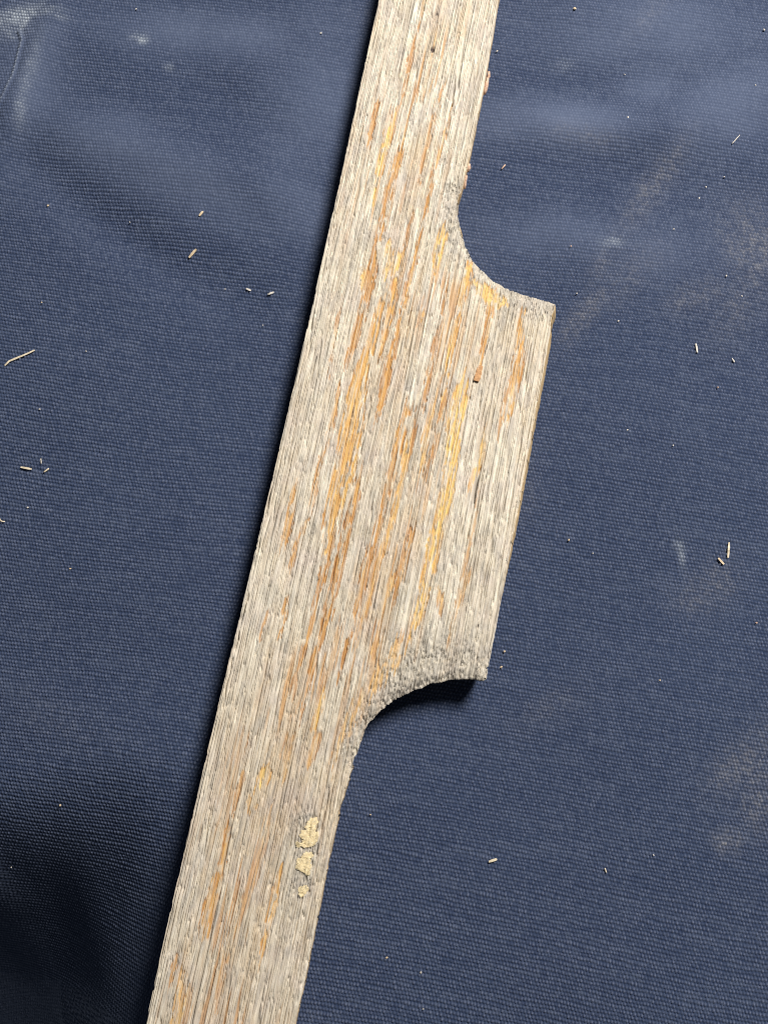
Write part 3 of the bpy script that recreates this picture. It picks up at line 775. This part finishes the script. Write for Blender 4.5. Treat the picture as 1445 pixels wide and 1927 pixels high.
crumb(927, 1619, 16, 5.5, 18, M_straw, 'straw_splinter', 'lone straw splinter on the canvas right of the lower slat', 'splinter', FIB, 0, 12)
crumb(1384, 262, 22, 2.6, 48, M_speck, 'straw_splinter', 'silvery glint in the cloth, added as a thin rod near the upper right corner', 'splinter', FIB, 0, 13)  # a glint of the cloth, built as a pale rod
crumb(947, 314, 11, 3.6, 50, M_pink, 'bark_fibre', 'pinkish brown fibre right of the slat above the notch', 'splinter', FIB, 0, 14)
crumb(1139, 1638, 9, 3, -70, M_straw, 'straw_splinter', 'tiny upright straw fibre on the lower right canvas', 'splinter', FIB, 0, 15)
crumb(468, 545, 10, 4.6, -22, M_speck, 'wood_splinter', 'left one of two small white chips beside the slat', 'chip', FIB, 0, 16)
crumb(510, 552, 12, 5, 22, M_speck, 'wood_splinter', 'right one of two small white chips beside the slat', 'chip', FIB, 0, 17)


def speck(px, py, d, label, mat=M_speck, seed=0):
    r_ = np.random.default_rng(seed + 500)
    gx, gy = at(px, py, 0); z_ = cloth_z(float(gx), float(gy)); gx, gy = at(px, py, z_)
    V_ = []; F_ = []
    nr, ns = 4, 6
    for i in range(1, nr):
        ph = math.pi * i / nr
        for q in range(ns):
            th = 2 * math.pi * q / ns + 0.4 * i
            rr = 0.7 + 0.6 * r_.random()
            V_.append((math.sin(ph) * math.cos(th) * rr, math.sin(ph) * math.sin(th) * rr * 0.8, math.cos(ph) * 0.6 * rr))
    V_.append((0, 0, 0.6)); V_.append((0, 0, -0.6))
    for i in range(nr - 2):
        for q in range(ns):
            a_, b_ = i * ns + q, i * ns + (q + 1) % ns
            F_.append((a_, a_ + ns, b_ + ns, b_))
    tp, bt = len(V_) - 2, len(V_) - 1
    F_ += [(tp, q, (q + 1) % ns) for q in range(ns)]
    o2 = (nr - 2) * ns
    F_ += [(bt, o2 + (q + 1) % ns, o2 + q) for q in range(ns)]
    me = bpy.data.meshes.new('sawdust_speck')
    rad = d * 0.34e-4
    V_ = np.array(V_) * rad * np.array([1, 1, 0.75])
    zmin = V_[:, 2].min()
    V_[:, 2] -= zmin
    me.from_pydata(V_.tolist(), [], F_); me.update(); me.materials.append(mat)
    ob = bpy.data.objects.new('sawdust_speck', me); scene.collection.objects.link(ob)
    ob.location = (float(gx), float(gy), z_ - rad * 0.35); ob.rotation_euler = (0, 0, r_.random() * 6)
    ob['label'] = label; ob['category'] = 'speck'; ob['group'] = SPK
    return ob


SPECKS = [
 (91, 387, 8, 'tan speck at far left below the wrinkled corner', M_chip), (257, 17, 6, 'speck at the top edge left of the slat', M_speck),
 (604, 62, 7, 'speck just left of the top of the slat', M_speck), (935, 96, 6, 'speck touching the right side of the slat top', M_speck),
 (1081, 16, 9, 'large cream speck at the top edge right of the slat', M_chip), (1437, 56, 7, 'white speck in the upper right corner', M_speck),
 (1421, 160, 5, 'faint speck below the white one in the upper right corner', M_speck), (1181, 221, 7, 'grey speck on the upper right canvas fold', M_speck),
 (1328, 352, 6, 'upper one of two white specks under the silvery glint', M_speck), (1315, 373, 7, 'lower brighter one of two white specks under the silvery glint', M_speck),
 (1175, 140, 5, 'faint speck right of the slat near the top fold', M_speck), (1362, 333, 5, 'dim speck right of the two white specks', M_speck),
 (1085, 552, 5, 'small speck just right of the notched corner tip', M_speck), (1163, 604, 7, 'white speck right of and below the corner tip', M_speck),
 (1267, 431, 5, 'faint speck above the dust marks at right', M_speck), (1366, 519, 6, 'speck at the edge of the right dusty smudge', M_speck),
 (1395, 557, 5, 'speck below the right dusty smudge', M_speck), (1350, 729, 6, 'pinkish speck lower right of the whitish splinter', M_pink),
 (1180, 809, 5, 'speck right of the wide part of the slat', M_speck), (1266, 838, 6, 'dim speck far right of the wide part', M_speck),
 (1070, 1016, 7, 'cream speck right of the lower wide part', M_chip), (1115, 1041, 5, 'tiny speck beside the cream speck right of the wide part', M_speck),
 (1423, 1172, 6, 'speck near the right edge below the straw splinters', M_pink), (1241, 1280, 6, 'pale speck alone right of the lower notch', M_chip),
 (949, 1226, 7, 'upper one of two specks by the lower corner tip', M_chip), (943, 1255, 7, 'lower one of two specks by the lower corner tip', M_chip),
 (133, 1070, 6, 'speck alone on the left canvas at mid height', M_chip), (114, 1515, 7, 'tan speck at the edge of the dark corner at lower left', M_chip),
 (22, 1632, 5, 'dim speck inside the dark corner at lower left', M_speck), (697, 1533, 5, 'speck beside the lower slat, right side', M_chip),
 (728, 1802, 7, 'tan speck right of the bottom of the slat', M_chip), (792, 1830, 6, 'speck right of the tan one at the bottom', M_speck),
 (796, 1899, 5, 'speck closest to the bottom edge', M_speck), (1229, 1609, 5, 'faint speck left of the round dusty spot', M_speck),
 (75, 770, 6, 'speck below the longest straw splinter', M_speck), (163, 661, 6, 'speck right of the longest straw splinter', M_speck),
 (79, 569, 6, 'speck above the longest straw splinter', M_chip), (495, 612, 5, 'tiny speck under the two small white chips', M_speck),
 (53, 955, 6, 'pale speck between the stubby splinter and the curved fibre', M_speck), (424, 544, 5, 'dim speck left of the two small white chips', M_speck),
 (1074, 463, 5, 'pinkish speck above the notched corner', M_pink), (245, 418, 5, 'dim speck between the tan speck and tan splinter', M_speck)]
for i, (px, py, d, lab, mt) in enumerate(SPECKS):
    speck(px, py, d, lab, mt, i)

# ------------------------------------------------------------------ small parts of the slat: crust flakes, a lifted sliver, shreds on the edge
zgrid_tree = None


def top_z(px, py):
    qa, qc = to_ac(px, py)
    i = np.argmin((A - qa) ** 2 + (C - qc) ** 2)
    m = ((A - qa) ** 2 + (C - qc) ** 2) < 0.3 ** 2
    return float(ZT[m].max() if m.any() else ZT[i]) / 1000


def flake(px, py, rx, ry, seed, mat, name, lift=0.00010):
    """lobed thin crust lying on the top face and following it"""
    r_ = np.random.default_rng(seed)
    n = 44; th = np.linspace(0, 2 * math.pi, n, endpoint=False)
    rad = 0.74 + sum(a_ * np.sin(k_ * th + r_.random() * 6.3) for k_, a_ in ((2, .12), (3, .10), (5, .06), (9, .07), (14, .05))) + 0.08 * (r_.random(n) - 0.5)
    qa, qc = to_ac(px, py)
    V_ = []
    rings = [(1.0, -2e-4), (1.0, lift * .5), (0.93, lift), (0.75, lift), (0.55, lift), (0.35, lift), (0.15, lift)]
    for k_, (s_, dz) in enumerate(rings):
        for q in range(n):
            pa_ = qa + math.sin(th[q]) * ry * rad[q] * s_ * 0.1; pc_ = qc + math.cos(th[q]) * rx * rad[q] * s_ * 0.1
            m_ = (np.abs(A - pa_) < 0.35) & (np.abs(C - pc_) < 0.2)
            zz = (0.5 * ZT[m_].max() + 0.5 * ZT[m_].mean()) / 1000
            gx, gy = from_ac(pa_, pc_)
            V_.append((float(gx), float(gy), zz + dz + (r_.random() - .5) * 1.2e-4 * (k_ > 1)))
    gx, gy = from_ac(qa, qc)
    V_.append((float(gx), float(gy), V_[-1][2]))
    m = len(rings)
    F_ = [(k_ * n + q, k_ * n + (q + 1) % n, (k_ + 1) * n + (q + 1) % n, (k_ + 1) * n + q) for k_ in range(m - 1) for q in range(n)]
    F_ += [((m - 1) * n + q, (m - 1) * n + (q + 1) % n, m * n) for q in range(n)]
    F_ = [f[::-1] for f in F_]
    me = bpy.data.meshes.new(name); me.from_pydata((np.array(V_) - OFF).tolist(), [], F_); me.update()
    me.polygons.foreach_set('use_smooth', [True] * len(me.polygons)); me.materials.append(mat)
    ob = bpy.data.objects.new(name, me); scene.collection.objects.link(ob); ob.parent = slat
    return ob


for i, (px, py, rx, ry) in enumerate([(586, 1556, 15, 20), (577, 1574, 16, 15), (591, 1577, 11, 16), (575, 1588, 15, 9), (561, 1590, 6, 7), (577, 1614, 13, 13), (566, 1628, 13, 14), (578, 1634, 11, 14), (570, 1677, 10, 15)]):
    fl = flake(px, py, rx, ry, 40 + i, M_lich, 'crust_flake')
    fl['label'] = 'pale yellow crust flake'
z_ = top_z(900, 703) + 0.00012


def on_top(px, py, dz=0.0):
    zz = top_z(px, py) + dz
    gx, gy = at(px, py, zz); return (float(gx), float(gy), zz)


sl = rod([on_top(904, 688, -1e-4), on_top(902, 696), on_top(900, 703, 1e-4), on_top(898, 710, 2e-4), on_top(896, 717, 3e-4)], 12e-4, 2.6e-4, M_brown, 'lifted_sliver', 3, 0.1, slat, 4)
sl['label'] = 'small reddish brown sliver lifted off the face'


def on_edge(px, py, z):
    gx, gy = at(px, py, z); return (float(gx), float(gy), z)


for i, (pts, wd) in enumerate([([(918, 146), (915, 158), (913, 170), (911, 178)], 8), ([(920, 134), (919, 144), (917, 150)], 6), ([(882, 308), (881, 316), (879, 324)], 11), ([(878, 330), (876, 338), (875, 348), (874, 356)], 6),
                               ([(672, 1400), (670, 1408), (667, 1414)], 5)]):
    sh = rod([on_edge(x_, y_, 0.0045 - 0.0003 * j) for j, (x_, y_) in enumerate(pts)], wd * 1e-4, wd * 0.7e-4, M_pink, 'bark_shred', 60 + i, 0.4, slat)
    sh['label'] = 'reddish brown bark shred on the edge'
